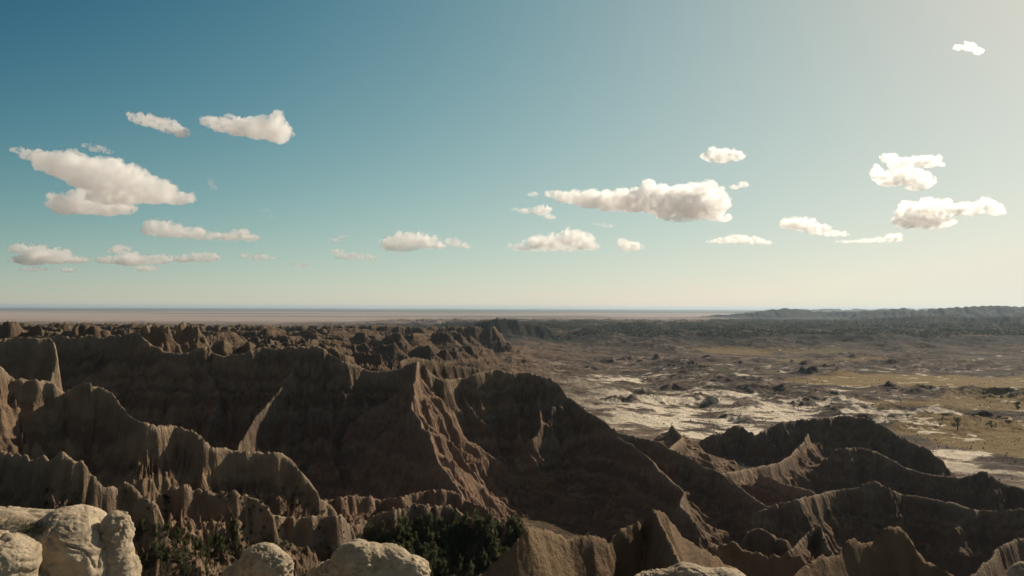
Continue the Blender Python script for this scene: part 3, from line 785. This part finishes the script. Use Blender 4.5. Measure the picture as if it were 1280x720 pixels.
# ------------------------------------------------------------------ lumps grown into one skin
_ico = {}
def ico(sub):
    if sub not in _ico:
        import bmesh
        bm = bmesh.new(); bmesh.ops.create_icosphere(bm, subdivisions=sub, radius=1)
        v = np.array([x_.co[:] for x_ in bm.verts]); f = np.array([[q.index for q in g.verts] for g in bm.faces]); bm.free()
        _ico[sub] = (v, f)
    return _ico[sub]

def blobs_mesh(name, bl, voxel, smooth=3):
    """bl: (centre, radii (3), tilt about y)"""
    v0, f0 = ico(3); Vs, Fs = [], []; o = 0
    for c, r_, tl in bl:
        v = v0 * np.array(r_); ca, sa = math.cos(tl), math.sin(tl)
        v = np.stack([v[:, 0] * ca + v[:, 2] * sa, v[:, 1], -v[:, 0] * sa + v[:, 2] * ca], 1) + np.array(c)
        Vs.append(v); Fs.append(f0 + o); o += len(v)
    me = mesh_np(name + '_seed', np.concatenate(Vs), np.concatenate(Fs))
    ob = bpy.data.objects.new('seed', me); COL.objects.link(ob)
    m1 = ob.modifiers.new('r', 'REMESH'); m1.mode = 'VOXEL'; m1.voxel_size = voxel; m1.adaptivity = 0
    m2 = ob.modifiers.new('s', 'SMOOTH'); m2.iterations = smooth; m2.factor = 0.5
    dg = bpy.context.evaluated_depsgraph_get(); dg.update()
    out = bpy.data.meshes.new_from_object(ob.evaluated_get(dg)); out.name = name
    bpy.data.objects.remove(ob); bpy.data.meshes.remove(me)
    return out

def get_vn(me):
    n = len(me.vertices); v = np.empty(n * 3, np.float32); me.vertices.foreach_get('co', v)
    nn = np.empty(n * 3, np.float32); me.vertex_normals.foreach_get('vector', nn)
    return v.reshape(-1, 3).astype(float), nn.reshape(-1, 3).astype(float)

def set_v(me, v):
    me.vertices.foreach_set('co', np.ascontiguousarray(v, np.float32).ravel())
    me.polygons.foreach_set('use_smooth', np.ones(len(me.polygons), bool)); me.update()

# ------------------------------------------------------------------ pale rocks on the rim of the overlook
def rock(label, spec, mat, d, voxel=0.022, lump=1.0, pit=1.0, seed=0, group='pale rocks along the rim of the overlook'):
    bl = []
    for (px, py, rx, ry, dd, dep, tl) in spec:
        k = (d + dd) / F
        bl.append((P(px, py, d + dd), (rx * k, dep, ry * k), tl))
    base = P(spec[0][0], 720, d)
    me = blobs_mesh('boulder', bl, voxel, 3)
    v, nn = get_vn(me)
    q = v + seed * 11.3
    q2 = q + 0.25 * np.stack([n3(q * 1.7), n3(q * 1.7 + 40), n3(q * 1.7 + 80)], 1)
    disp = 0.13 * lump * fbm3(q2 * 0.9, 2) - 0.02 + 0.030 * lump * fbm3(q2 * np.array([3.1, 3.1, 6.2]), 5, 0.65)
    cr = np.abs(fbm3(q2 * 0.95 + 7, 3)); disp -= 0.05 * lump * np.exp(-(cr / 0.016) ** 2) * np.clip(fbm3(q * 0.8 + 3, 2) * 5 + .3, 0, 1)          # open joints
    cr = np.abs(fbm3(q2 * np.array([1.2, 1.2, 3.0]) + 27, 3)); disp -= 0.012 * lump * np.exp(-(cr / 0.02) ** 2) * np.clip(fbm3(q * 1.3 + 33, 2) * 5, 0, 1)
    pt = fbm3(q2 * 7.5, 3, 0.6); pm = np.clip(fbm3(q * 1.1 + 90, 2) * 4 + 0.45, 0, 1)
    disp -= 0.045 * pit * pm * np.clip(pt - 0.02, 0, 0.35) / 0.35                                        # weathered pits
    disp += 0.016 * pit * fbm3(q2 * 15, 3, 0.65, ridged=True) - 0.045 * np.clip(fbm3(q2 * np.array([1.3, 1.3, 5.0]) + 5, 4, 0.6, ridged=True) - 0.15, 0, 1)
    v = v + nn * disp[:, None]
    org = np.array(base)
    set_v(me, v - org)
    o = link('boulder', me, mat); o.location = org
    tag(o, label, 'boulder', group)
    return o

rock('flat pale slab lying behind the other rocks at the lower left edge',
     [(40,662,78,26,0.9,0.8,0.05),(95,655,38,22,0.8,0.6,0.2),(-30,668,70,30,0.9,0.9,0),(30,740,90,70,1.0,0.9,0),(10,648,40,15,1.3,.6,0)], M_PALE, 12.0, seed=1)
rock('tall bulging pale rock with a smooth shaded face, beside the rounded knob',
     [(92,688,44,46,0,0.55,0),(75,700,30,50,-.1,0.5,0),(122,706,18,40,0,0.45,.1),(100,760,50,75,0,0.6,0),(100,664,30,22,0.1,.45,.15)], M_PALE, 11.6, seed=2.7, pit=0.8, lump=0.8)
rock('rough pitted pale rock cut off by the bottom left corner',
     [(8,705,40,38,0,0.5,0.1),(-30,705,45,40,0,0.6,0),(0,770,60,70,0,0.7,0)], M_PALE, 10.6, seed=3, pit=1.5)
rock('rounded pale knob standing on its own base at the right end of the left group',
     [(145,667,21,29,0,0.30,-.1),(154,664,13,24,0,0.25,0),(146,692,22,24,0,0.3,0),(146,710,24,24,0,0.3,0),(160,722,17,34,0,0.3,0),(150,775,34,70,0,.45,0)], M_PALE, 11.8, seed=21.3, voxel=0.018, pit=0.9, lump=0.9)
rock('small knobbly pale rock between the left group and the two-lobed rock',
     [(326,708,32,26,0,0.4,0),(345,715,22,24,0,0.35,0),(300,722,26,22,0,0.35,0),(325,780,50,65,0,0.5,0)], M_PALE, 14.0, seed=5, voxel=0.02, pit=1.6)
rock('wide two-lobed pale rock with a cleft, in front of the dark green thicket',
     [(440,704,34,26,0,0.45,-.5),(412,722,34,24,0,0.45,-.3),(465,690,16,12,.1,.3,0),(486,706,32,26,.3,0.45,.3),(512,718,26,24,.3,0.4,.5),(462,770,90,60,0,0.7,0)], M_PALE, 15.0, seed=6, voxel=0.022, pit=1.2)
rock('low crusty pale rock below the tan twin-peaked pinnacle',
     [(865,722,50,18,0,0.5,.02),(905,724,36,17,0,0.45,.1),(820,728,34,18,0,0.45,-.15),(865,775,90,52,0,0.7,0)], M_PALE, 18.0, seed=7, voxel=0.028, pit=1.5)
rock('pale rock just showing in the bottom right corner',
     [(1290,725,26,23,0,0.5,0),(1300,775,50,60,0,0.7,0)], M_PALE, 19.0, seed=8, voxel=0.035)
TR = time.time() - T0

# ------------------------------------------------------------------ junipers
def quads_cloud(cent, size, rnd, squash=1.0):
    """small leaf sprays: two crossed faces at every centre"""
    n = len(cent)
    a = rnd.normal(size=(n, 3)); a /= np.linalg.norm(a, axis=1)[:, None]
    b = np.cross(a, rnd.normal(size=(n, 3))); b /= np.linalg.norm(b, axis=1)[:, None]
    s_ = size * rnd.uniform(0.6, 1.3, n)[:, None]
    V_ = np.stack([cent - a * s_ - b * s_ * .5, cent + a * s_ - b * s_ * .5, cent + a * s_ + b * s_ * .5, cent - a * s_ + b * s_ * .5], 1)
    V_[..., 2] = cent[:, None, 2] + (V_[..., 2] - cent[:, None, 2]) * squash
    return V_.reshape(-1, 3), np.arange(n * 4).reshape(-1, 4)

def juniper_meshes(seed, slim, leaves=900):
    rnd = np.random.default_rng(seed); Vt, Ft = [], []; o = 0
    def limb(p, q, r0, r1, k=6):
        nonlocal o
        p, q = np.array(p, float), np.array(q, float); d = q - p; d /= np.linalg.norm(d)
        u = np.cross(d, (0.3, 0.9, 0.1)); u /= np.linalg.norm(u); w = np.cross(d, u)
        an = np.linspace(0, 2 * np.pi, k, endpoint=False)
        ring = np.cos(an)[:, None] * u + np.sin(an)[:, None] * w
        Vt.append(np.concatenate([p + ring * r0, q + ring * r1]))
        for i in range(k): Ft.append([o + i, o + (i + 1) % k, o + k + (i + 1) % k, o + k + i])
        o += 2 * k
    limb((0, 0, -0.08), (0.02, 0.01, 0.45), 0.05, 0.035); limb((0.02, 0.01, 0.45), (-0.01, 0.02, 0.9), 0.035, 0.008)
    cs, rs = [], []
    for i in range(9):
        h = rnd.uniform(0.12, 0.9); a = rnd.uniform(0, 6.28); R_ = slim * (0.36 * (1 - h) ** 0.6 + 0.05) * rnd.uniform(.6, 1.1)
        q = (R_ * math.cos(a), R_ * math.sin(a), h + 0.06)
        limb((0, 0, h * 0.8), q, 0.018, 0.006, 4)
        cs.append(q); rs.append(rnd.uniform(0.10, 0.17) * (0.6 + 0.5 * slim))
    cs += [(0, 0, 0.35), (0, 0, 0.6), (0, 0, 0.85), (0.02, 0, 0.95)]; rs += [0.2 * slim, 0.17 * slim, 0.1, 0.06]
    C_ = []
    per = leaves // len(cs)
    for c, r_ in zip(cs, rs):
        d = rnd.normal(size=(per, 3)); d /= np.linalg.norm(d, axis=1)[:, None]
        C_.append(np.array(c) + d * r_ * rnd.uniform(0.5, 1.0, per)[:, None] * np.array([1, 1, 1.15]))
    v, f = quads_cloud(np.concatenate(C_), 0.030, rnd)
    tm = mesh_np('juniper_trunk', np.concatenate(Vt), np.array(Ft)); tm.materials.append(M_BARK)
    cm = mesh_np('juniper_crown', v, f, False); cm.materials.append(M_LEAF)
    return tm, cm
JUN = [juniper_meshes(40 + i, (0.8, 1.1, 0.65, 1.25, 0.9)[i]) for i in range(5)]
def juniper(p, h, label, group, wide=1.0):
    tm, cm = JUN[random.randrange(5)]
    r = bpy.data.objects.new('juniper', None); COL.objects.link(r); r.empty_display_size = 0.5
    r.location = p; r.rotation_euler = (0, 0, random.uniform(0, 6.28)); r.scale = (h * wide, h * wide, h)
    for nm, me in (('trunk', tm), ('crown', cm)):
        o = bpy.data.objects.new(nm, me); COL.objects.link(o); o.parent = r
    return tag(r, label, 'tree', group)

pts = []
while len(pts) < 240:
    px_ = random.uniform(462, 655); py_ = random.uniform(658, 724)
    if py_ < 658 + 22 * abs((px_ - 580) / 110) ** 1.5: continue
    pts.append((px_, py_))
for k in range(30):
    pts.append((random.uniform(175, 305), random.uniform(672, 724)))
gx_, gy_, keepq = [], [], []
for (px_, py_) in pts:
    c = cast(px_, py_, 85, 330, 500)
    if c is not None: keepq.append((c, px_))
for c, px_ in keepq:
    juniper(c, random.uniform(3.0, 5.2) * c[1] / 200, 'dark green juniper in the thicket of the basin behind the two-lobed pale rock' if px_ > 400 else 'dark green juniper in the shaded gully right of the pale rock knob',
            'junipers in the basin thicket' if px_ > 400 else 'junipers in the shaded gully', random.uniform(0.5, 0.8))
def flat(px_, py_):
    r_ = ray(px_, py_); k = -100.0 / r_[2]
    for _ in range(4):
        g = ground_z(r_[0] * k, k)[0]; k = g / r_[2]
    return np.array([r_[0] * k, k, g])
juniper(flat(1197, 537), 9.5, 'dark round tree beside the pale wash on the grassland, tallest of the three', 'trees on the grassland', 1.1)
juniper(flat(1239, 535), 6.0, 'small round dark tree alone on the golden grass', 'trees on the grassland', 1.3)
juniper(flat(1272, 512), 8.0, 'dark bushy tree on the grassland at the right edge', 'trees on the grassland', 1.5)

# ------------------------------------------------------------------ scrub and the far wood: nobody could count them
def scatter(name, n_try, fn, mat, leaves, size_fn, seed, label, cat):
    rnd = np.random.default_rng(seed); xs, ys = fn(rnd, n_try)
    z_ = gz_fast(xs, ys) if ys.max() < 600 else ground_z(xs, ys); ok = np.ones(len(xs), bool)
    xs, ys, z_ = xs[ok], ys[ok], z_[ok]; h = size_fn(rnd, xs, ys)
    n = len(xs); d = rnd.normal(size=(n, leaves, 3)); d /= np.linalg.norm(d, axis=2)[..., None]
    c = np.stack([xs, ys, z_ + h * 0.45], 1)[:, None, :] + d * (h * 0.42)[:, None, None] * rnd.uniform(0.5, 1, (n, leaves, 1))
    c = c.reshape(-1, 3); sz = np.repeat(h, leaves) * 0.26
    a = rnd.normal(size=c.shape); a /= np.linalg.norm(a, axis=1)[:, None]
    b = np.cross(a, rnd.normal(size=c.shape)); b /= np.linalg.norm(b, axis=1)[:, None]
    s_ = (sz * rnd.uniform(.6, 1.3, len(c)))[:, None]
    V_ = np.stack([c - a * s_ - b * s_ * .6, c + a * s_ - b * s_ * .6, c + a * s_ + b * s_ * .6, c - a * s_ + b * s_ * .6], 1).reshape(-1, 3)
    o = link(name, mesh_np(name, V_, np.arange(len(V_)).reshape(-1, 4), False), mat)
    return tag(o, label, cat, kind='stuff')

M_SCRUB = leaf_mat('dry_scrub', (0.075, 0.070, 0.038), (0.15, 0.13, 0.075))
M_WOOD = leaf_mat('far_wood', (0.022, 0.026, 0.016), (0.05, 0.055, 0.032))
def near_pts(rnd, n):
    x_ = rnd.uniform(-110, 20, n); y_ = rnd.uniform(95, 235, n)
    z_ = gz_fast(x_, y_); py_ = 384 - F * z_ / y_; px_ = 640 + F * x_ / y_
    k = (fbm(x_ / 14, y_ / 14, 3) > -0.1) & (py_ > 610 + 0.0 * px_) & (px_ > 60); x_, y_ = x_[k], y_[k]
    return x_, y_
scatter('scrub', 26000, near_pts, M_SCRUB, 16, lambda r_, x_, y_: r_.uniform(0.25, 0.75, len(x_)), 5, 'low dry scrub dotted over the slopes below the near crests', 'scrub')
def valley_pts(rnd, n):
    y_ = np.exp(rnd.uniform(math.log(470), math.log(1900), n)); x_ = y_ * rnd.uniform(0.0, 0.78, n)
    k = (fbm(x_ / 60 + 5, y_ / 60, 4) > 0.08); return x_[k], y_[k]
scatter('bushes', 5000, valley_pts, M_WOOD, 10, lambda r_, x_, y_: r_.uniform(0.5, 1.5, len(x_)), 6, 'dark low bushes sprinkled over the valley floor', 'bushes')
def wood_pts(rnd, n):
    y_ = np.exp(rnd.uniform(math.log(1900), math.log(4800), n)); x_ = y_ * rnd.uniform(-0.12, 0.8, n)
    k = (fbm(x_ / 150, y_ / 260, 5, 0.6) * 2.6 + 0.55 + 0.5 * sstep(0.15, 0.35, x_ / y_) > 0.5) & (y_ > 2300 - 0.1 * x_); return x_[k], y_[k]
scatter('forest', 60000, wood_pts, M_WOOD, 6, lambda r_, x_, y_: r_.uniform(3, 6.5, len(x_)), 7, 'dark wooded band across the far side of the valley', 'forest')
def grass_tufts():
    """short grass in the hollow on top of the flat slab"""
    bpy.context.view_layer.update()
    slabs = [o for o in bpy.data.objects if o.name.startswith('boulder')][:4]
    rnd = random.Random(4); V_, F_ = [], []
    for _ in range(420):
        px_ = rnd.gauss(42, 12); py_ = rnd.gauss(661, 4.5); best = None
        d_ = Vector(ray(px_, py_)).normalized()
        for o in slabs:
            ok, loc, nor, _i = o.ray_cast(-o.location, d_)
            if ok:
                w_ = loc + o.location
                if best is None or w_.length < best.length: best = w_
        if best is None: continue
        a = rnd.uniform(0, 6.28); h = rnd.uniform(0.02, 0.055); lx, ly = math.cos(a), math.sin(a); b = 0.004; t_ = rnd.uniform(-.02, .02)
        n0 = len(V_)
        V_ += [(best.x - lx * b, best.y - ly * b, best.z - .005), (best.x + lx * b, best.y + ly * b, best.z - .005), (best.x + t_ + lx * b * .3, best.y + t_, best.z + h), (best.x + t_ - lx * b * .3, best.y + t_, best.z + h)]
        F_.append((n0, n0 + 1, n0 + 2, n0 + 3))
    if F_:
        m = leaf_mat('rock_grass', (0.07, 0.08, 0.035), (0.16, 0.15, 0.07))
        tag(link('grass', mesh_np('grass', np.array(V_), np.array(F_), False), m), 'short dull green grass in the hollow of the pale slab', 'grass', kind='stuff')
grass_tufts()
TP = time.time() - T0

# ------------------------------------------------------------------ fair-weather clouds, all with their bases 1200 m above the overlook
def cloud_mat(dens, k):
    m = bpy.data.materials.new('cloud_droplets'); m.use_nodes = True
    nt, ln = m.node_tree.nodes, m.node_tree.links; nt.clear()
    o = nt.new('ShaderNodeOutputMaterial'); v = nt.new('ShaderNodeVolumeScatter')
    v.inputs['Color'].default_value = (1.0, 0.992, 0.982, 1)
    v.inputs['Anisotropy'].default_value = 0.70
    tc = nt.new('ShaderNodeTexCoord')
    n = noise_node(nt, 1.0 / (7.0 * k), 6, 0.70, tc.outputs['Object'], ln)
    mr = nt.new('ShaderNodeMapRange'); mr.inputs['From Min'].default_value = 0.43; mr.inputs['From Max'].default_value = 0.60
    mr.inputs['To Min'].default_value = 0.05 * dens; mr.inputs['To Max'].default_value = 1.5 * dens
    ln.new(n.outputs[0], mr.inputs[0]); ln.new(mr.outputs[0], v.inputs['Density'])
    ln.new(v.outputs[0], o.inputs['Volume'])
    m.cycles.volume_step_rate = 0.12
    return m
CLOUDS = [
 ('small ragged cloud high at the left, left neighbour of the plump one', 1.0, [(170,147,12,6),(185,151,14,8),(201,155,14,8),(215,160,13,8),(227,166,11,7)]),
 ('plump bright cloud high at the left with a rounded right end', 1.0, [(262,152,12,7),(280,156,18,10),(300,159,20,12),(322,161,20,14),(340,161,18,17),(350,165,14,16),(318,151,9,6),(338,149,14,6)]),
 ('largest cloud at the left, slanting down to the right', 1.0, [(24,188,12,4),(42,194,20,7),(62,203,22,13),(85,209,24,17),(110,219,28,19),(140,225,28,20),(165,232,28,19),(195,242,24,14),(222,248,20,9),(150,246,42,11)]),
 ('rounded grey-bottomed cloud tucked under the largest left cloud', 1.0, [(80,256,18,13),(103,253,24,16),(133,259,28,12),(158,261,14,8)]),
 ('tiny thin cloud just above the largest left cloud', 0.6, [(108,182,7,3),(122,186,12,4.5),(135,190,8,3)]),
 ('long low cloud under the largest left cloud, tall at its left end', 1.0, [(192,285,14,11),(210,288,20,10),(235,291,22,8),(258,295,18,6),(285,296,22,6),(300,293,14,7),(314,298,9,5)]),
 ('layered cloud low over the horizon at the left edge', 1.4, [(25,311,14,6),(45,316,22,9),(70,322,22,9),(95,325,20,5),(40,325,24,7),(42,337,18,3),(85,338,12,3)]),
 ('long flat cloud low over the horizon with a small tower on top', 1.4, [(150,312,13,6),(135,325,18,5),(165,325,24,8),(195,325,22,6),(230,323,18,5),(255,322,22,6),(185,336,18,3.5)]),
 ('thin short cloud right of the long flat low one', 1.2, [(310,320,11,3.5),(325,322,14,4),(340,323,8,2)]),
 ('sliver of cloud lowest above the horizon at the left', 1.3, [(375,332,14,2.2),(366,330,6,1.6)]),
 ('faint wisp right of the largest left cloud', 0.35, [(263,228,5,4),(267,234,4,4)]),
 ('faint speck of cloud above the long low left cloud', 0.35, [(331,263,8,2.6),(341,271,6,2.2)]),
 ('feathery flat cloud left of the domed low cloud', 0.8, [(422,315,12,4),(440,320,18,5),(458,322,12,4),(430,322,14,3)]),
 ('faint wisp over the feathery flat cloud', 0.8, [(420,300,9,2.5),(428,296,6,2)]),
 ('domed low cloud left of the centre, beside a smaller one', 1.0, [(490,305,15,7),(505,301,18,9),(522,299,18,9),(538,304,15,8),(549,308,9,4),(502,310,26,5)]),
 ('little cloud touching the right side of the domed low cloud', 0.9, [(567,303,10,5.5),(579,308,9,4)]),
 ('ragged little cloud under the left tip of the longest centre cloud', 0.8, [(643,262,7,2),(660,264,13,4),(678,263,12,7),(687,271,7,4)]),
 ('peaked cloud with a flat grey base, low at the centre', 1.0, [(652,309,16,5),(672,302,15,8),(690,304,22,9),(710,298,15,11),(726,302,16,11),(741,309,8,5),(692,311,50,4)]),
 ('tiny puff off the left tip of the longest centre cloud', 0.5, [(667,243,7,3.5)]),
 ('longest and brightest cloud, right of the centre, with a puffy right end', 1.0, [(693,243,12,5),(712,247,20,8),(738,250,24,11),(765,252,26,13),(790,252,26,14),(810,248,20,17),(830,254,26,18),(855,254,26,19),(864,237,10,9),(878,255,24,21),(892,258,16,19),(904,273,11,5),(850,270,26,8)]),
 ('small torn puff over the right end of the longest cloud', 0.7, [(890,234,9,5),(901,237,8,4)]),
 ('tiny cloud right of the longest cloud', 0.7, [(918,234,7,3),(929,231,7,4)]),
 ('small oval cloud high above the longest cloud', 1.0, [(888,196,11,7),(903,195,17,9.5),(920,195,11,6.5)]),
 ('small roundish low cloud right of the peaked one', 1.0, [(780,306,9,8),(791,309,10,7)]),
 ('thin streak of cloud over the peaked cloud', 0.5, [(748,280,9,2),(760,283,8,2)]),
 ('flat ragged cloud low at the right with a thin left tail', 0.9, [(889,302,9,1.8),(905,301,14,4),(922,299,16,6),(942,301,16,5),(957,303,10,3)]),
 ('teardrop-shaped cloud at the right tapering to its right', 1.0, [(985,280,12,7),(1003,281,18,8.5),(1020,287,15,7),(1039,292,15,4),(1054,293,9,2.5)]),
 ('thin flat cloud with a round right end below the lumpy one', 0.8, [(1056,302,12,1.8),(1080,301,15,3),(1100,300,12,3.5),(1117,298,11,6)]),
 ('torn upright cloud with notches, upper of the pair at the right', 1.0, [(1112,199,10,7),(1125,208,13,9),(1145,203,14,8),(1160,202,15,8),(1135,220,22,11),(1096,217,8,11),(1112,226,18,8),(1155,228,14,8),(1145,233,18,6),(1175,206,8,2.5)]),
 ('lumpy wide cloud, lower of the pair at the right', 1.0, [(1134,275,16,11),(1150,268,20,17),(1170,262,24,11),(1165,278,28,9),(1195,263,15,8),(1215,262,14,8),(1232,258,15,9),(1245,263,10,7)]),
 ('small bright cloud alone near the top right corner', 0.8, [(1200,60,7,4),(1212,59,9,5.5),(1223,64,7,4.5)]),
]
crnd = random.Random(2)
for ci, (lab, thick, puffs) in enumerate(CLOUDS):
    yb = max(p_[1] + p_[3] for p_ in puffs); xm = sum(p_[0] for p_ in puffs) / len(puffs)
    d = 1200.0 / ray(xm, yb)[2] * (0.9 if 'ragged little' in lab else 1); k = d / F
    bl = []
    for (px_, py_, rx, ry) in puffs:
        rx *= 1.0; ry *= 0.98
        dy = crnd.uniform(-0.5, 0.5) * rx * k
        bl.append((P(px_, py_, d + dy), (rx * k, min(rx, ry * 1.15) * k, ry * k), 0))
        for _ in range(int(5 + rx * ry / 12)):      # smaller heads crowding round the puff
            a = crnd.uniform(0, 6.283); e = crnd.uniform(0.6, 1.12); r_ = crnd.uniform(0.16, 0.42) * min(rx, ry * 1.3)
            qy = py_ - ry * e * math.sin(a) * (1.0 if math.sin(a) > 0 else 0.55)
            bl.append((P(px_ + rx * e * math.cos(a), qy, d + crnd.uniform(-.5, .5) * rx * k), (r_ * k * 1.15, r_ * k, r_ * k * 0.9), 0))
    me = blobs_mesh('cloud', bl, 0.7 * k, 1)
    v, nn = get_vn(me)
    q = v / k + ci * 31.0
    w3 = q + 3.0 * np.stack([n3(q / 9), n3(q / 9 + 50), n3(q / 9 + 90)], 1)
    sz = min(1.0, 0.45 + max(p_[3] for p_ in puffs) / 22)
    dsp = 4.2 * sz * (0.30 - np.abs(fbm3(w3 / 10, 4, 0.66)) * 2.4) + 4.0 * sz * fbm3(w3 / 3.6, 3, 0.75)
    under = np.clip(-nn[:, 2], 0, 1)
    v = v + nn * (dsp * (1 - 0.6 * under))[:, None] * k
    org = v.mean(0); set_v(me, v - org)
    o = link('cloud', me, cloud_mat(thick * 0.22 / k, k)); o.location = org
    tag(o, lab, 'cloud', 'scattered cumulus clouds')


try: open('/tmp/times', 'w').write(repr((LOG, TT, TR, TP, time.time() - T0, len(RIDGES))))
except Exception: pass
